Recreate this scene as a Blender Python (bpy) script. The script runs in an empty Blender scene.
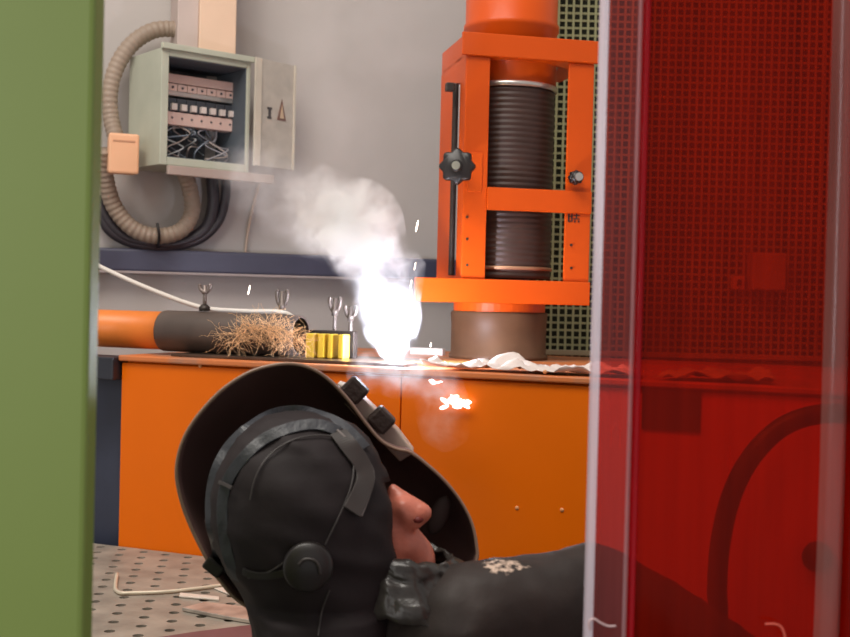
import bpy, bmesh, math, random
from mathutils import Vector, Matrix, noise
from mathutils.bvhtree import BVHTree
random.seed(7)
S = bpy.context.scene
COL = S.collection
R = math.radians

# ------------------------------------------------------------------ camera
F = 1200.0; W, H = 850, 637
cam_d = bpy.data.cameras.new('camera'); cam = bpy.data.objects.new('camera', cam_d); COL.objects.link(cam)
cam_d.sensor_width = 36; cam_d.lens = 36 * F / W; cam_d.clip_start = 0.05
CAM = Vector((0, 0, 1.35))
CR = Matrix.Rotation(R(90 - 0.9), 3, 'X') @ Matrix.Rotation(R(1.4), 3, 'Z')
cam.matrix_world = Matrix.Translation(CAM) @ CR.to_4x4()
S.camera = cam
cam_d.dof.use_dof = True; cam_d.dof.focus_distance = 1.9; cam_d.dof.aperture_fstop = 9.0

# ------------------------------------------------------------------ light and exposure
S.view_settings.view_transform = 'Standard'; S.view_settings.look = 'None'
S.cycles.volume_bounces = 6
S.view_settings.exposure = 0.0; S.view_settings.gamma = 1.0
wd = bpy.data.worlds.new('world'); S.world = wd; wd.use_nodes = True
wd.node_tree.nodes['Background'].inputs[0].default_value = (1.0, 0.95, 0.93, 1)
wd.node_tree.nodes['Background'].inputs[1].default_value = 0.46

def area(name, loc, target, size, power, color):
    l = bpy.data.lights.new(name, 'AREA'); l.shape = 'RECTANGLE'; l.size, l.size_y = size; l.energy = power; l.color = color
    o = bpy.data.objects.new(name, l); COL.objects.link(o); o.location = loc
    o.rotation_euler = (Vector(target) - Vector(loc)).to_track_quat('-Z', 'Y').to_euler()
    return o
area('overhead_fill', (-0.8, 1.2, 3.6), (-0.1, 2.6, 1.0), (2.2, 0.9), 70, (1, .94, .86))  # overhead area lamp added for general light, no fixture known
area('front_left_fill', (-1.7, -1.2, 1.9), (0.1, 2.2, 1.2), (1.0, 1.6), 26, (1.0, .96, .93))  # soft lamp added from the front left, no window known

# ------------------------------------------------------------------ helpers
def at(px, py, Y):
    """world point on the plane y = Y seen at pixel (px, py)"""
    d = CR @ Vector(((px - W / 2) / F, -(py - H / 2) / F, -1))
    return CAM + d * (Y / d.y)

class Fr:
    """a local frame: origin on the ground plane, turned about z"""
    def __init__(s, o, yaw):
        s.o = Vector(o); s.yaw = yaw
        s.M = Matrix.Translation(s.o) @ Matrix.Rotation(yaw, 4, 'Z'); s.I = s.M.inverted()
    def l(s, px, py, y=0.0):
        d = s.I.to_3x3() @ (CR @ Vector(((px - W / 2) / F, -(py - H / 2) / F, -1)))
        c = s.I @ CAM
        return c + d * ((y - c.y) / d.y)
    def w(s, v): return s.M @ Vector(v)

def lin(c):
    return tuple(((x / 255) / 12.92 if x / 255 <= 0.04045 else ((x / 255 + 0.055) / 1.055) ** 2.4) for x in c)

MATS = {}
def mat(name, rgb, rough=0.6, metal=0.0, var=0.12, scale=6.0, bump=0.0, bscale=60.0, coat=0.0, spec=0.5, second=None, thresh=None, stretch=(1, 1, 1)):
    if name in MATS: return MATS[name]
    m = bpy.data.materials.new(name); m.use_nodes = True; nt = m.node_tree; N = nt.nodes; L = nt.links
    b = N['Principled BSDF']
    b.inputs['Roughness'].default_value = rough; b.inputs['Metallic'].default_value = metal
    b.inputs['Coat Weight'].default_value = coat; b.inputs['Coat Roughness'].default_value = 0.12
    b.inputs['Specular IOR Level'].default_value = spec
    tc = N.new('ShaderNodeTexCoord'); mp = N.new('ShaderNodeMapping'); L.new(tc.outputs['Object'], mp.inputs[0])
    mp.inputs['Scale'].default_value = stretch
    n = N.new('ShaderNodeTexNoise'); n.inputs['Scale'].default_value = scale; n.inputs['Detail'].default_value = 5
    L.new(mp.outputs[0], n.inputs['Vector'])
    cr = N.new('ShaderNodeValToRGB'); c = Vector(rgb)
    lo, hi = c * (1 - var), c * (1 + var)
    if second: hi = Vector(second); lo = c
    cr.color_ramp.elements[0].color = (*lo, 1); cr.color_ramp.elements[1].color = (*hi, 1)
    cr.color_ramp.elements[0].position, cr.color_ramp.elements[1].position = thresh or (0.3, 0.7)
    L.new(n.outputs[0], cr.inputs[0]); L.new(cr.outputs[0], b.inputs['Base Color'])
    if bump:
        n2 = N.new('ShaderNodeTexNoise'); n2.inputs['Scale'].default_value = bscale; n2.inputs['Detail'].default_value = 4
        L.new(mp.outputs[0], n2.inputs['Vector'])
        bp = N.new('ShaderNodeBump'); bp.inputs['Strength'].default_value = bump; bp.inputs['Distance'].default_value = 0.004
        L.new(n2.outputs[0], bp.inputs['Height']); L.new(bp.outputs[0], b.inputs['Normal'])
    MATS[name] = m
    return m

def emis(name, rgb, s):
    m = bpy.data.materials.new(name); m.use_nodes = True; b = m.node_tree.nodes['Principled BSDF']
    b.inputs['Base Color'].default_value = (*rgb, 1); b.inputs['Emission Color'].default_value = (*rgb, 1); b.inputs['Emission Strength'].default_value = s
    return m

def link(name, me, m, parent=None, smooth=False, bevel=0.0):
    o = bpy.data.objects.new(name, me); COL.objects.link(o)
    if m: me.materials.append(m)
    if parent: o.parent = parent
    if smooth:
        for p in me.polygons: p.use_smooth = True
    if bevel:
        b = o.modifiers.new('bevel', 'BEVEL'); b.width = bevel; b.segments = 2; b.limit_method = 'ANGLE'
    return o

def build(name, bm, m, parent=None, smooth=False, bevel=0.0):
    bmesh.ops.recalc_face_normals(bm, faces=bm.faces)
    me = bpy.data.meshes.new(name); bm.to_mesh(me); bm.free()
    return link(name, me, m, parent, smooth, bevel)

def bx(bm, lo, hi, M=None):
    x0, y0, z0 = lo; x1, y1, z1 = hi
    v = [bm.verts.new((M @ Vector(p)) if M else p) for p in ((x0,y0,z0),(x1,y0,z0),(x1,y1,z0),(x0,y1,z0),(x0,y0,z1),(x1,y0,z1),(x1,y1,z1),(x0,y1,z1))]
    for f in ((0,3,2,1),(4,5,6,7),(0,1,5,4),(1,2,6,5),(2,3,7,6),(3,0,4,7)): bm.faces.new([v[i] for i in f])
    return bm

def box(name, lo, hi, m, parent=None, bevel=0.002):
    return build(name, bx(bmesh.new(), lo, hi), m, parent, bevel=bevel)

def spline(pts, n=8):
    pts = [Vector(p) for p in pts]; out = []
    P = [pts[0] * 2 - pts[1]] + pts + [pts[-1] * 2 - pts[-2]]
    for i in range(1, len(P) - 2):
        for k in range(n):
            t = k / n; a, b, c, d = P[i-1], P[i], P[i+1], P[i+2]
            out.append(0.5 * ((2*b) + (c - a)*t + (2*a - 5*b + 4*c - d)*t*t + (3*b - a - 3*c + d)*t**3))
    out.append(pts[-1]); return out

def tube(bm, pts, r, seg=12, rf=None, cap=True, flat=1.0, up=None):
    rings = []; prev = None
    for i, p in enumerate(pts):
        p = Vector(p)
        t = (Vector(pts[min(i+1, len(pts)-1)]) - Vector(pts[max(i-1, 0)])).normalized()
        if prev is None:
            a = t.orthogonal().normalized() if up is None else (Vector(up) - t * t.dot(Vector(up))).normalized()
        else: a = (prev - t * t.dot(prev)).normalized()
        prev = a; b = t.cross(a); rr = r if rf is None else rf(i, i / max(1, len(pts)-1))
        rings.append([bm.verts.new(p + (a * math.cos(2*math.pi*k/seg) + b * math.sin(2*math.pi*k/seg) * flat) * rr) for k in range(seg)])
    for A, B in zip(rings, rings[1:]):
        for k in range(seg): bm.faces.new((A[k], A[(k+1) % seg], B[(k+1) % seg], B[k]))
    if cap:
        bm.faces.new(rings[0][::-1]); bm.faces.new(rings[-1])
    return bm

def lathe(bm, prof, c=(0, 0, 0), seg=40, axis='Z'):
    rings = []; c = Vector(c)
    def p(r, h, a):
        x, y = r * math.cos(a), r * math.sin(a)
        return c + (Vector((x, y, h)) if axis == 'Z' else Vector((h, x, y)) if axis == 'X' else Vector((x, h, y)))
    for r, h in prof:
        if r < 1e-6: rings.append([bm.verts.new(p(0, h, 0))])
        else: rings.append([bm.verts.new(p(r, h, 2*math.pi*k/seg)) for k in range(seg)])
    for A, B in zip(rings, rings[1:]):
        for k in range(seg):
            a, a2 = A[k % len(A)], A[(k+1) % len(A)]; b, b2 = B[k % len(B)], B[(k+1) % len(B)]
            vs = []
            for v in (a, a2, b2, b):
                if v not in vs: vs.append(v)
            if len(vs) > 2: bm.faces.new(vs)
    return bm

def tag(o, label, cat, group=None, kind=None):
    o['label'] = label; o['category'] = cat
    if group: o['group'] = group
    if kind: o['kind'] = kind
    return o

def thing(name, loc, yaw, label, cat, group=None):
    o = bpy.data.objects.new(name, None); COL.objects.link(o); o.location = loc; o.rotation_euler = (0, 0, yaw)
    o.empty_display_size = 0.05
    return tag(o, label, cat, group)

def struct(o): o['kind'] = 'structure'; return o

def soup(chains, voxel, name, m, parent=None, smooth_it=4, post=None):
    """one continuous surface grown over chains of (point, radius) or (point, (rx, ry, rz))"""
    bm = bmesh.new()
    for ch in chains:
        ch = [(Vector(p), (Vector((r, r, r)) if not hasattr(r, '__len__') else Vector(r))) for p, r in ch]
        seq = [ch[0]]
        for (a, ra), (b, rb) in zip(ch, ch[1:]):
            n = max(1, int((b - a).length / (0.35 * min(min(ra), min(rb)))))
            for k in range(1, n + 1): seq.append((a.lerp(b, k / n), ra.lerp(rb, k / n)))
        for p, r in seq:
            bmesh.ops.create_icosphere(bm, subdivisions=2, radius=1.0, matrix=Matrix.Translation(p) @ Matrix.Diagonal((*r, 1)))
    me = bpy.data.meshes.new(name + '_raw'); bm.to_mesh(me); bm.free()
    o = bpy.data.objects.new(name, me); COL.objects.link(o)
    md = o.modifiers.new('remesh', 'REMESH'); md.mode = 'VOXEL'; md.voxel_size = voxel
    sm = o.modifiers.new('smooth', 'SMOOTH'); sm.iterations = smooth_it; sm.factor = 0.5
    dg = bpy.context.evaluated_depsgraph_get(); dg.update()
    me2 = bpy.data.meshes.new_from_object(o.evaluated_get(dg)); me2.name = name
    o.modifiers.clear(); o.data = me2; bpy.data.meshes.remove(me)
    me2.materials.clear(); me2.materials.append(m)
    for p in me2.polygons: p.use_smooth = True
    if post: post(me2)
    if parent: o.parent = parent
    return o

# ------------------------------------------------------------------ materials
ORANGE = mat('orange_paint', (0.78, 0.145, 0.0), 0.42, spec=.2, var=0.05, scale=3, coat=0.06, bump=0.08, bscale=25)
ORANGE2 = mat('red_orange_paint', (0.66, 0.082, 0.003), 0.42, var=0.07, scale=5, coat=0.08, spec=.25)
WALLM = mat('grey_plaster', (0.47, 0.425, 0.40), 0.9, var=0.07, scale=2.2, bump=0.15, bscale=40)
NAVY = mat('navy_steel', (0.030, 0.036, 0.062), 0.5, var=0.35, scale=5)
RAILM = mat('slate_paint', (0.050, 0.050, 0.085), 0.45, var=0.2, scale=4)
BELLOWS = mat('brown_rubber', (0.050, 0.022, 0.016), 0.5, var=0.2, scale=14)
CREAM = mat('cream_plastic', (0.72, 0.50, 0.36), 0.5, var=0.05)
BOARD = mat('pale_green_grey_enamel', (0.44, 0.45, 0.36), 0.5, var=0.10, scale=7)
PEACH = mat('peach_plastic', (0.78, 0.42, 0.24), 0.5, var=0.05)
CONDUIT = mat('grey_conduit', (0.30, 0.225, 0.17), 0.55, var=0.1)
BLACKP = mat('black_plastic', (0.018, 0.014, 0.013), 0.4, var=0.2)
DARKST = mat('dark_steel', (0.045, 0.035, 0.03), 0.45, 0.5, var=0.4, scale=20)
STEEL = mat('bright_steel', (0.62, 0.58, 0.54), 0.3, 0.8, var=0.15)
GREEN = mat('green_paint', (0.205, 0.285, 0.062), 0.5, var=0.05, scale=2, bump=0.05, bscale=20)
WHITEC = mat('white_cable', (0.72, 0.66, 0.60), 0.4, var=0.05)

# ------------------------------------------------------------------ setting
fl = box('floor', (-3.5, -2.5, -0.1), (4.0, 5.5, 0), mat('concrete', (0.18, 0.17, 0.16), 0.8, var=0.2, scale=1.5, bump=.2), bevel=0); struct(fl)
WY = math.atan(0.38)
WF = Fr((at(103, 200, 3.4).x, 3.4, 0), WY)
wl = box('wall_back', (-2.2, 0, 0), (4.6, 0.12, 3.4), WALLM, bevel=0); wl.location = WF.o; wl.rotation_euler.z = WY; struct(wl)

# ------------------------------------------------------------------ orange cabinet
PS = -math.atan(0.40)
a = at(122, 355, 2.5)
CF = Fr((a.x, a.y, 0), PS); TOP = a.z
cab = thing('machine_cabinet', CF.o, PS, 'glossy orange painted steel cabinet standing behind the perforated table', 'cabinet')
TABZ = CF.l(122, 546, 0).z
sx = CF.l(400, 430, 0).x
box('body', (0.004, 0.012, 0), (1.75, 0.78, TOP - 0.012), ORANGE, cab, 0.004)
box('front_panel', (0, 0, 0.02), (sx - 0.0012, 0.012, TOP - 0.016), ORANGE, cab, 0.002)
box('front_panel', (sx + 0.0012, 0, 0.02), (1.75, 0.012, TOP - 0.016), ORANGE, cab, 0.002)
box('top_plate', (-0.004, -0.008, TOP - 0.012), (1.755, 0.785, TOP), mat('worn_orange_top', (0.62, 0.18, 0.05), 0.4, var=0.2, scale=12, second=(0.35, 0.2, 0.14), thresh=(.45, .75)), cab, 0.003)
p0, p1 = CF.l(643, 389), CF.l(700, 432)
box('access_plate', (p0.x, -0.004, p1.z), (p1.x, 0, p0.z), mat('brown_plate', (0.10, 0.045, 0.02), 0.5), cab, 0.001)
c = CF.l(818, 555)
kb = build('knob', lathe(bmesh.new(), [(0, -0.03), (0.020, -0.03), (0.024, -0.026), (0.024, -0.006), (0.014, -0.004), (0.014, 0)], (c.x, 0, c.z), axis='Y', seg=24), BLACKP, cab, True)
for px, py in ((200, 366), (517, 508), (562, 510), (545, 372)):
    q = CF.l(px, py); build('screw', lathe(bmesh.new(), [(0, -0.002), (0.003, -0.0015), (0.004, 0)], (q.x, 0, q.z), axis='Y', seg=10), mat('orange_screw', (.70, .30, .12), .5), cab, True)

# ------------------------------------------------------------------ navy machine post at the cabinet's end
q = CF.l(97, 400, 0.02)
po = thing('machine_post', CF.w((q.x + 0.0, 0.05, 0)), PS, 'dark navy steel post standing at the end of the orange cabinet', 'post')
ww = -q.x - 0.004
box('post', (-0.06, 0, 0), (ww * 0.82, 0.12, TOP - 0.05), NAVY, po)
box('bracket', (-0.06, -0.075, TOP - 0.052), (ww + 0.0, -0.0, TOP - 0.004), mat('dark_bracket', (0.022, 0.024, 0.034), 0.45, var=.2), po, 0.003)
box('flange', (ww * 0.82, 0.03, 0), (ww, 0.05, TOP - 0.055), mat('navy_grey', (0.04, 0.045, 0.055), 0.6, var=.3), po, 0.001)

# ------------------------------------------------------------------ perforated welding table
tb = thing('welding_table', CF.w((-0.5, -0.925, 0)), PS, 'perforated steel welding table with rows of round holes', 'table')
bm = bmesh.new(); cw, ch_, hr = 0.053, 0.046, 0.0088
nx, ny = 23, 20; TX, TY = nx * cw, ny * ch_; K = 12
def hole_cell(bm, cx, cy, z):
    hw, hh = cw / 2, ch_ / 2; inn = []; low = []; out = []
    for k in range(K):
        a_ = 2 * math.pi * (k + .5) / K; ca, sa = math.cos(a_), math.sin(a_)
        inn.append(bm.verts.new((cx + hr * ca, cy + hr * sa, z))); low.append(bm.verts.new((cx + hr * ca, cy + hr * sa, z - 0.012)))
        s = min(hw / abs(ca), hh / abs(sa)); out.append(bm.verts.new((cx + ca * s, cy + sa * s, z)))
    cor = [bm.verts.new((cx + sx_ * hw, cy + sy_ * hh, z)) for sx_, sy_ in ((1, 1), (-1, 1), (-1, -1), (1, -1))]
    for k in range(K):
        k2 = (k + 1) % K
        a1, a2 = 2*math.pi*(k+.5)/K, 2*math.pi*(k+1.5)/K
        bm.faces.new((inn[k], inn[k2], low[k2], low[k]))
        face = [inn[k], out[k]]
        for ci, ca in enumerate((math.atan2(hh, hw), math.pi - math.atan2(hh, hw), math.pi + math.atan2(hh, hw), 2*math.pi - math.atan2(hh, hw))):
            if a1 < ca < a2: face.append(cor[ci])
        face += [out[k2], inn[k2]]
        bm.faces.new(face)
for j in range(ny):
    for i in range(nx):
        off = cw / 2 if j % 2 else 0
        if i == nx - 1 and off: continue
        hole_cell(bm, (i + .5) * cw + off, (j + .5) * ch_, TABZ)
    if j % 2:
        for x0, x1 in ((0, cw/2), (TX - cw/2, TX)):
            bm.faces.new([bm.verts.new(v) for v in ((x0, j*ch_, TABZ), (x1, j*ch_, TABZ), (x1, (j+1)*ch_, TABZ), (x0, (j+1)*ch_, TABZ))])
TABM = mat('worn_table_steel', (0.33, 0.285, 0.235), 0.5, 0.15, var=0.25, scale=18, bump=.15, bscale=90)
build('perforated_top', bm, TABM, tb)
bm = bmesh.new()
for lo, hi in (((0, 0, TABZ-.10), (TX, .008, TABZ-.0005)), ((0, TY-.008, TABZ-.10), (TX, TY, TABZ-.0005)), ((0, .008, TABZ-.10), (.008, TY-.008, TABZ-.0005)), ((TX-.008, .008, TABZ-.10), (TX, TY-.008, TABZ-.0005))): bx(bm, lo, hi)
build('apron', bm, DARKST, tb)
box('hole_shade_tray', (.01, .01, TABZ-.09), (TX-.01, TY-.01, TABZ-.085), mat('hole_shade_black', (.008, .007, .006), .9), tb)  # shade inside the holes put into the tray's black colour
for x in (.02, TX-.08):
    for y in (.02, TY-.08): box('leg', (x, y, 0), (x+.06, y+.06, TABZ-.10), DARKST, tb, .004)

TF = Fr((0, 0, 0), 0)
def on_table(px, py, z=0.0):
    d = CR @ Vector(((px - W/2)/F, -(py - H/2)/F, -1)); return CAM + d * ((TABZ + z - CAM.z) / d.z)
def tubeobj(name, pts, r, m, n=8, seg=10, **k): return build(name, tube(bmesh.new(), spline(pts, n), r, seg, **k), m, None, True)
o = tubeobj('bent_rod', [on_table(117, 574, .004), on_table(115.5, 585, .004), on_table(116, 590, .004), on_table(121, 593, .004), on_table(132, 593, .004), on_table(175, 591, .004), on_table(240, 583, .004)], .0035, mat('pale_rod', (.72, .62, .48), .4, .2))
tag(o, 'pale L-shaped bent rod lying on the perforated table', 'rod')
def slab(name, pts, t, m):
    bm = bmesh.new(); f = bm.faces.new([bm.verts.new(p) for p in pts]); r = bmesh.ops.extrude_face_region(bm, geom=[f])
    bmesh.ops.translate(bm, verts=[v for v in r['geom'] if isinstance(v, bmesh.types.BMVert)], vec=(0, 0, t)); return build(name, bm, m, bevel=.0008)
tag(slab('steel_strip', [on_table(180, 594, .001), on_table(219, 598, .001), on_table(219, 601, .001), on_table(179, 597.5, .001)], .003, mat('pale_scrap', (.70, .62, .54), .4)), 'short bright steel strip on the table beside the bent rod', 'steel strip')
tag(slab('steel_plate', [on_table(182, 611, .001), on_table(222, 619, .001), on_table(252, 624, .001), on_table(262, 612, .001), on_table(205, 605, .001)], .006, mat('worn_plate', (.5, .44, .38), .35, .4, var=.3, scale=30)), 'flat grey steel offcut plate lying under the hanging hood edge', 'steel plate')
tag(slab('sheet_metal', [on_table(214, 589, .001), on_table(236, 598, .001), on_table(250, 597, .001), on_table(246, 586, .001)], .002, MATS['pale_scrap']), 'small shiny sheet metal scrap on the table against the black hood', 'sheet metal')
tag(slab('red_sheet', [on_table(100, 648, .001), on_table(190, 634, .001), on_table(262, 625, .001), on_table(262, 665, .001)], .003, mat('dull_red', (.16, .07, .075), .5, var=.2, scale=10)), 'dull mauve sheet at the near corner of the perforated table', 'sheet')

# ------------------------------------------------------------------ wall fittings
# rail
q0, q1 = WF.l(60, 258, -.05), WF.l(440, 270, -.05)
rl = thing('wall_rail', WF.w((q0.x, -.06, q0.z)), WY, 'long dark slate blue steel rail running along the grey wall', 'rail')
rl_len = 2.6; sl = math.atan2(q1.z - q0.z, q1.x - q0.x)
rl.rotation_euler = (0, -sl * 1.0, WY)
box('beam', (-.6, 0, -.033), (rl_len, .05, .033), RAILM, rl, .008)
box('lower_lip', (-.6, -.004, -.037), (rl_len, .0, -.030), mat('rail_lip', (.34, .28, .27), .5), rl, .001)
for x in (.25, 1.0): box('mounting_bracket', (x, .05, -.02), (x + .05, .058, .02), RAILM, rl)
# distribution board
BY = math.atan(0.80)
bo = WF.w((WF.l(163, 110, -.24).x, -.24, 0)); BF = Fr((bo.x, bo.y, 0), BY)
bd = thing('distribution_board', BF.w((0, 0, BF.l(168, 172, 0).z)), BY, 'open grey-green electrical distribution board with rows of breakers on the wall', 'electrical panel')
bd.location.z = BF.w(BF.l(168, 165, 0)).z; zb = bd.location.z
def B(px, py, y=0): v = BF.l(px, py, y); return v.x, v.z - zb
xl, zt = B(162, 47); xr, _ = B(250, 110); zbm = 0.0
D = .20
th = .022
bm = bmesh.new()
bx(bm, (xl, 0, zbm), (xl + th, D, zt)); bx(bm, (xr - .012, 0, zbm), (xr, D, zt)); bx(bm, (xl + th, 0, zt - .02), (xr - .012, D, zt)); bx(bm, (xl + th, 0, zbm), (xr - .012, D, zbm + .022))
bx(bm, (xl + th, D - .006, zbm + .022), (xr - .012, D, zt - .02))
build('enclosure', bm, BOARD, bd, bevel=.002)
for lo_, hi_ in (((xr - .014, .004, zbm + .022), (xr - .0121, D - .02, zt - .02)), ((xl + th, .004, zt - .0225), (xr - .014, D - .02, zt - .0201)), ((xl + th, .004, zbm + .0221), (xr - .014, D - .02, zbm + .024))): box('darkening_plate', lo_, hi_, mat('interior_dark_slate', (.085, .10, .12), .7, var=.2), bd, 0)  # dark plates added only to darken the enclosure's inside
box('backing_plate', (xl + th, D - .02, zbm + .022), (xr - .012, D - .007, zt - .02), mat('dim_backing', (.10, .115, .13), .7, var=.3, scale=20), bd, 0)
box('top_flange', (xl - .004, -.012, zt - .004), (xr + .006, .0, zt + .012), BOARD, bd)
box('bottom_flange', (xl + .02, -.014, -.026), (xr + .075, .0, -.001), mat('pinkish_flange', (.40, .31, .27), .6), bd)
PK = mat('pinkish_plastic', (.66, .46, .40), .5, var=.06); DKP = mat('breaker_dark', (.045, .05, .06), .5)
yb = .075
for (ya, yb2, pxr, prt) in ((74, 83, 234, 'terminal_cover'), (91, 96, 236, 'din_rail'), (112, 125, 235, 'terminal_cover')):
    x0, z1 = B(176, ya, yb); x1, z0 = B(pxr, yb2 + (2 if prt != 'din_rail' else 1), yb)
    x0 = xl + th + .001; z1 -= .0; z0 = B(176, yb2, yb)[1]
    box(prt, (x0, yb, z0), (x1, yb + .04, z1), PK if prt != 'din_rail' else STEEL, bd, .002)
xs0 = xl + th + .004; xs1 = B(235, 100, yb)[0]
z_top = B(176, 84, yb)[1]; z_mid = B(176, 91, yb)[1]; z_b0 = B(176, 98, yb)[1]; z_b1 = B(176, 111, yb)[1]
for k in range(8):
    w_ = (xs1 - xs0) / 8; x = xs0 + k * w_
    b1 = box('circuit_breaker', (x + .001, yb, z_mid), (x + w_ - .001, yb + .05, z_top), PK, bd, .001)
    build('terminal_screw', lathe(bmesh.new(), [(0, -.002), (.0035, -.002), (.0035, 0)], (x + w_/2, yb, (z_mid + z_top)/2), seg=8, axis='Y'), DKP, b1)
    b2 = box('circuit_breaker', (x + .001, yb + .004, z_b1), (x + w_ - .001, yb + .05, z_b0), DKP, bd, .001)
    box('toggle', (x + w_*.35, yb - .008, z_b1 + .002), (x + w_*.9, yb + .004, z_b1 + (z_b0 - z_b1)*.55), mat('toggle_pale', (.70, .60, .55), .5), b2, .001)
    build('terminal_screw', lathe(bmesh.new(), [(0, -.002), (.003, -.002), (.003, 0)], (x + w_/2, yb, (B(176, 118, yb)[1])), seg=8, axis='Y'), DKP, bd)
for k in range(14):
    x0 = random.uniform(xl + .035, xr - .05); z0 = B(176, 124, yb)[1]; pts = [Vector((x0, yb + .02, z0))]
    for j in range(4): pts.append(Vector((min(xr - .03, max(xl + .035, x0 + random.uniform(-.05, .05))), yb + random.uniform(-.02, .07), z0 - (z0 - .035) * (j + 1) / 4 + random.uniform(-.01, .01))))
    c_ = [(.5, .5, .5), (.30, .28, .30), (.42, .34, .30), (.06, .07, .08), (.22, .25, .30)][k % 5]
    build('wire', tube(bmesh.new(), spline(pts, 6), .0022, 6), mat('wire_%d' % (k % 5), c_, .4), bd, True)
# board door
hx, hz = B(250, 58); _, hz0 = B(250, 167)
dr_y = R(10)
dm = Matrix.Translation((xr + .002, -.016, 0)) @ Matrix.Rotation(dr_y, 4, 'Z')
dw = .150
bm = bx(bmesh.new(), (0, -.006, hz0 + .004), (dw, 0, hz), dm)
door = build('door', bm, mat('door_enamel', (.47, .42, .36), .55, var=.12, scale=25), bd, bevel=.001)
bm = bmesh.new(); bx(bm, (-.002, -.010, hz0 + .004), (.020, -.006, hz), dm)
bx(bm, (dw - .006, -.010, hz0 + .004), (dw, -.006, hz), dm)
build('door_edge', bm, mat('door_rim', (.62, .55, .45), .5), door)
def tri(name, x, z, w, h, m, y=-.0065, par=None):
    bm = bmesh.new(); v = [bm.verts.new(dm @ Vector(p)) for p in ((x, y, z), (x + w, y, z), (x + w/2, y, z + h))]; bm.faces.new(v)
    r = bmesh.ops.extrude_face_region(bm, geom=bm.faces[:]); bmesh.ops.translate(bm, verts=[q for q in r['geom'] if isinstance(q, bmesh.types.BMVert)], vec=(dm.to_3x3() @ Vector((0, -.001, 0))))
    return build(name, bm, m, par)
zc = (hz + hz0) * .5
tri('warning_triangle', .082, zc - .012, .034, .062, mat('sign_brown', (.16, .07, .05), .6), par=door)
tri('warning_triangle_inset', .091, zc - .006, .016, .040, mat('sign_pale', (.55, .40, .26), .6), y=-.008, par=door)
bm = bmesh.new(); bx(bm, (.045, -.008, zc + .014), (.062, -.0065, zc + .020), dm); bx(bm, (.049, -.008, zc - .006), (.058, -.0065, zc + .014), dm); bx(bm, (.045, -.008, zc - .012), (.060, -.0065, zc - .006), dm)
build('door_marking', bm, mat('sign_dark', (.06, .05, .05), .6), door)

# trunking above the board
q0, q1 = WF.l(177, 51, -.14), WF.l(235, 51, -.14); 
tr = thing('cable_trunking', WF.w((q0.x, -.14, q0.z)), WY, 'upright cream cable trunking rising above the distribution board', 'cable trunking')
w_ = q1.x - q0.x
box('channel', (0, 0, 0), (w_ * .36, .13, .5), mat('pinkish_channel', (.50, .40, .36), .6), tr, .002)
box('cover', (w_ * .36, -.012, 0), (w_, .13, .5), CREAM, tr, .003)
# junction box
q0, q1 = WF.l(109, 172, -.20), WF.l(139, 135, -.20)
jb = thing('junction_box', WF.w((q0.x, -.20, q0.z)), WY, 'small peach junction box beside the distribution board, fed by conduit', 'junction box')
box('housing', (0, 0.012, 0), (q1.x - q0.x, .06, q1.z - q0.z), PEACH, jb, .008)
box('lid', (-.002, 0, -.002), (q1.x - q0.x + .002, .012, q1.z - q0.z + .002), PEACH, jb, .006)
w_, h_ = q1.x - q0.x, q1.z - q0.z
bm = bmesh.new(); bx(bm, (w_*.12, -.002, h_*.80), (w_*.88, 0, h_*.84)); build('lid_ridge', bm, mat('peach_dark', (.5, .25, .14), .5), jb)
# conduits
def wp(px, py, y=-.08): return WF.w(WF.l(px, py, y))
def ribbed(pts, r, pitch=.0075):
    sp = spline(pts, 30); L_ = [0]
    for a_, b_ in zip(sp, sp[1:]): L_.append(L_[-1] + (b_ - a_).length)
    return build('conduit', tube(bmesh.new(), sp, r, 14, rf=lambda i, t: r * (1 + .04 * math.sin(2 * math.pi * L_[i] / pitch))), CONDUIT, None, True)
tag(ribbed([wp(184, 32, -.10), wp(172, 29), wp(152, 31), wp(132, 44), wp(117, 66), wp(110, 92), wp(111, 118), wp(116, 138, -.1)], .0225, .016), 'ribbed grey conduit curving from the trunking down to the junction box', 'conduit')
tag(ribbed([wp(104, 150, -.14), wp(106, 180, -.10), wp(115, 208), wp(134, 229), wp(158, 236), wp(181, 230), wp(192, 212), wp(190, 190), wp(184, 172, -.10)], .023, .016), 'ribbed beige conduit looping under the distribution board', 'conduit')
for pts, r, lab in (([(100, 195), (105, 215), (122, 235), (150, 243), (178, 243), (204, 230), (213, 206), (212, 180), (212, 170)], .018, 'inner black cable looping beneath the distribution board beside the beige conduit'),
                    ([(98, 205), (108, 229), (132, 243), (165, 247), (198, 240), (218, 222), (225, 200), (226, 180), (226, 170)], .014, 'outer black cable looping beneath the distribution board, lowest of the bundle')):
    tag(build('cable', tube(bmesh.new(), spline([wp(x, y, -.05) for x, y in pts], 12), r, 12), mat('black_cable', (.03, .024, .03), .45), None, True), lab, 'cable')
tag(tubeobj('cable_tie', [wp(157, 223, -.115), wp(159, 232, -.118), wp(159, 241, -.10), wp(158, 247, -.07)], .004, BLACKP), 'small black cable tie around the beige conduit loop', 'cable tie')
tag(tubeobj('thin_wire', [wp(262, 176, -.03), wp(256, 195, -.02), wp(249, 225, -.02), wp(245, 254, -.02)], .004, mat('tan_wire', (.5, .38, .30), .5)), 'thin tan wire hanging down the wall right of the board', 'wire')

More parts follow.
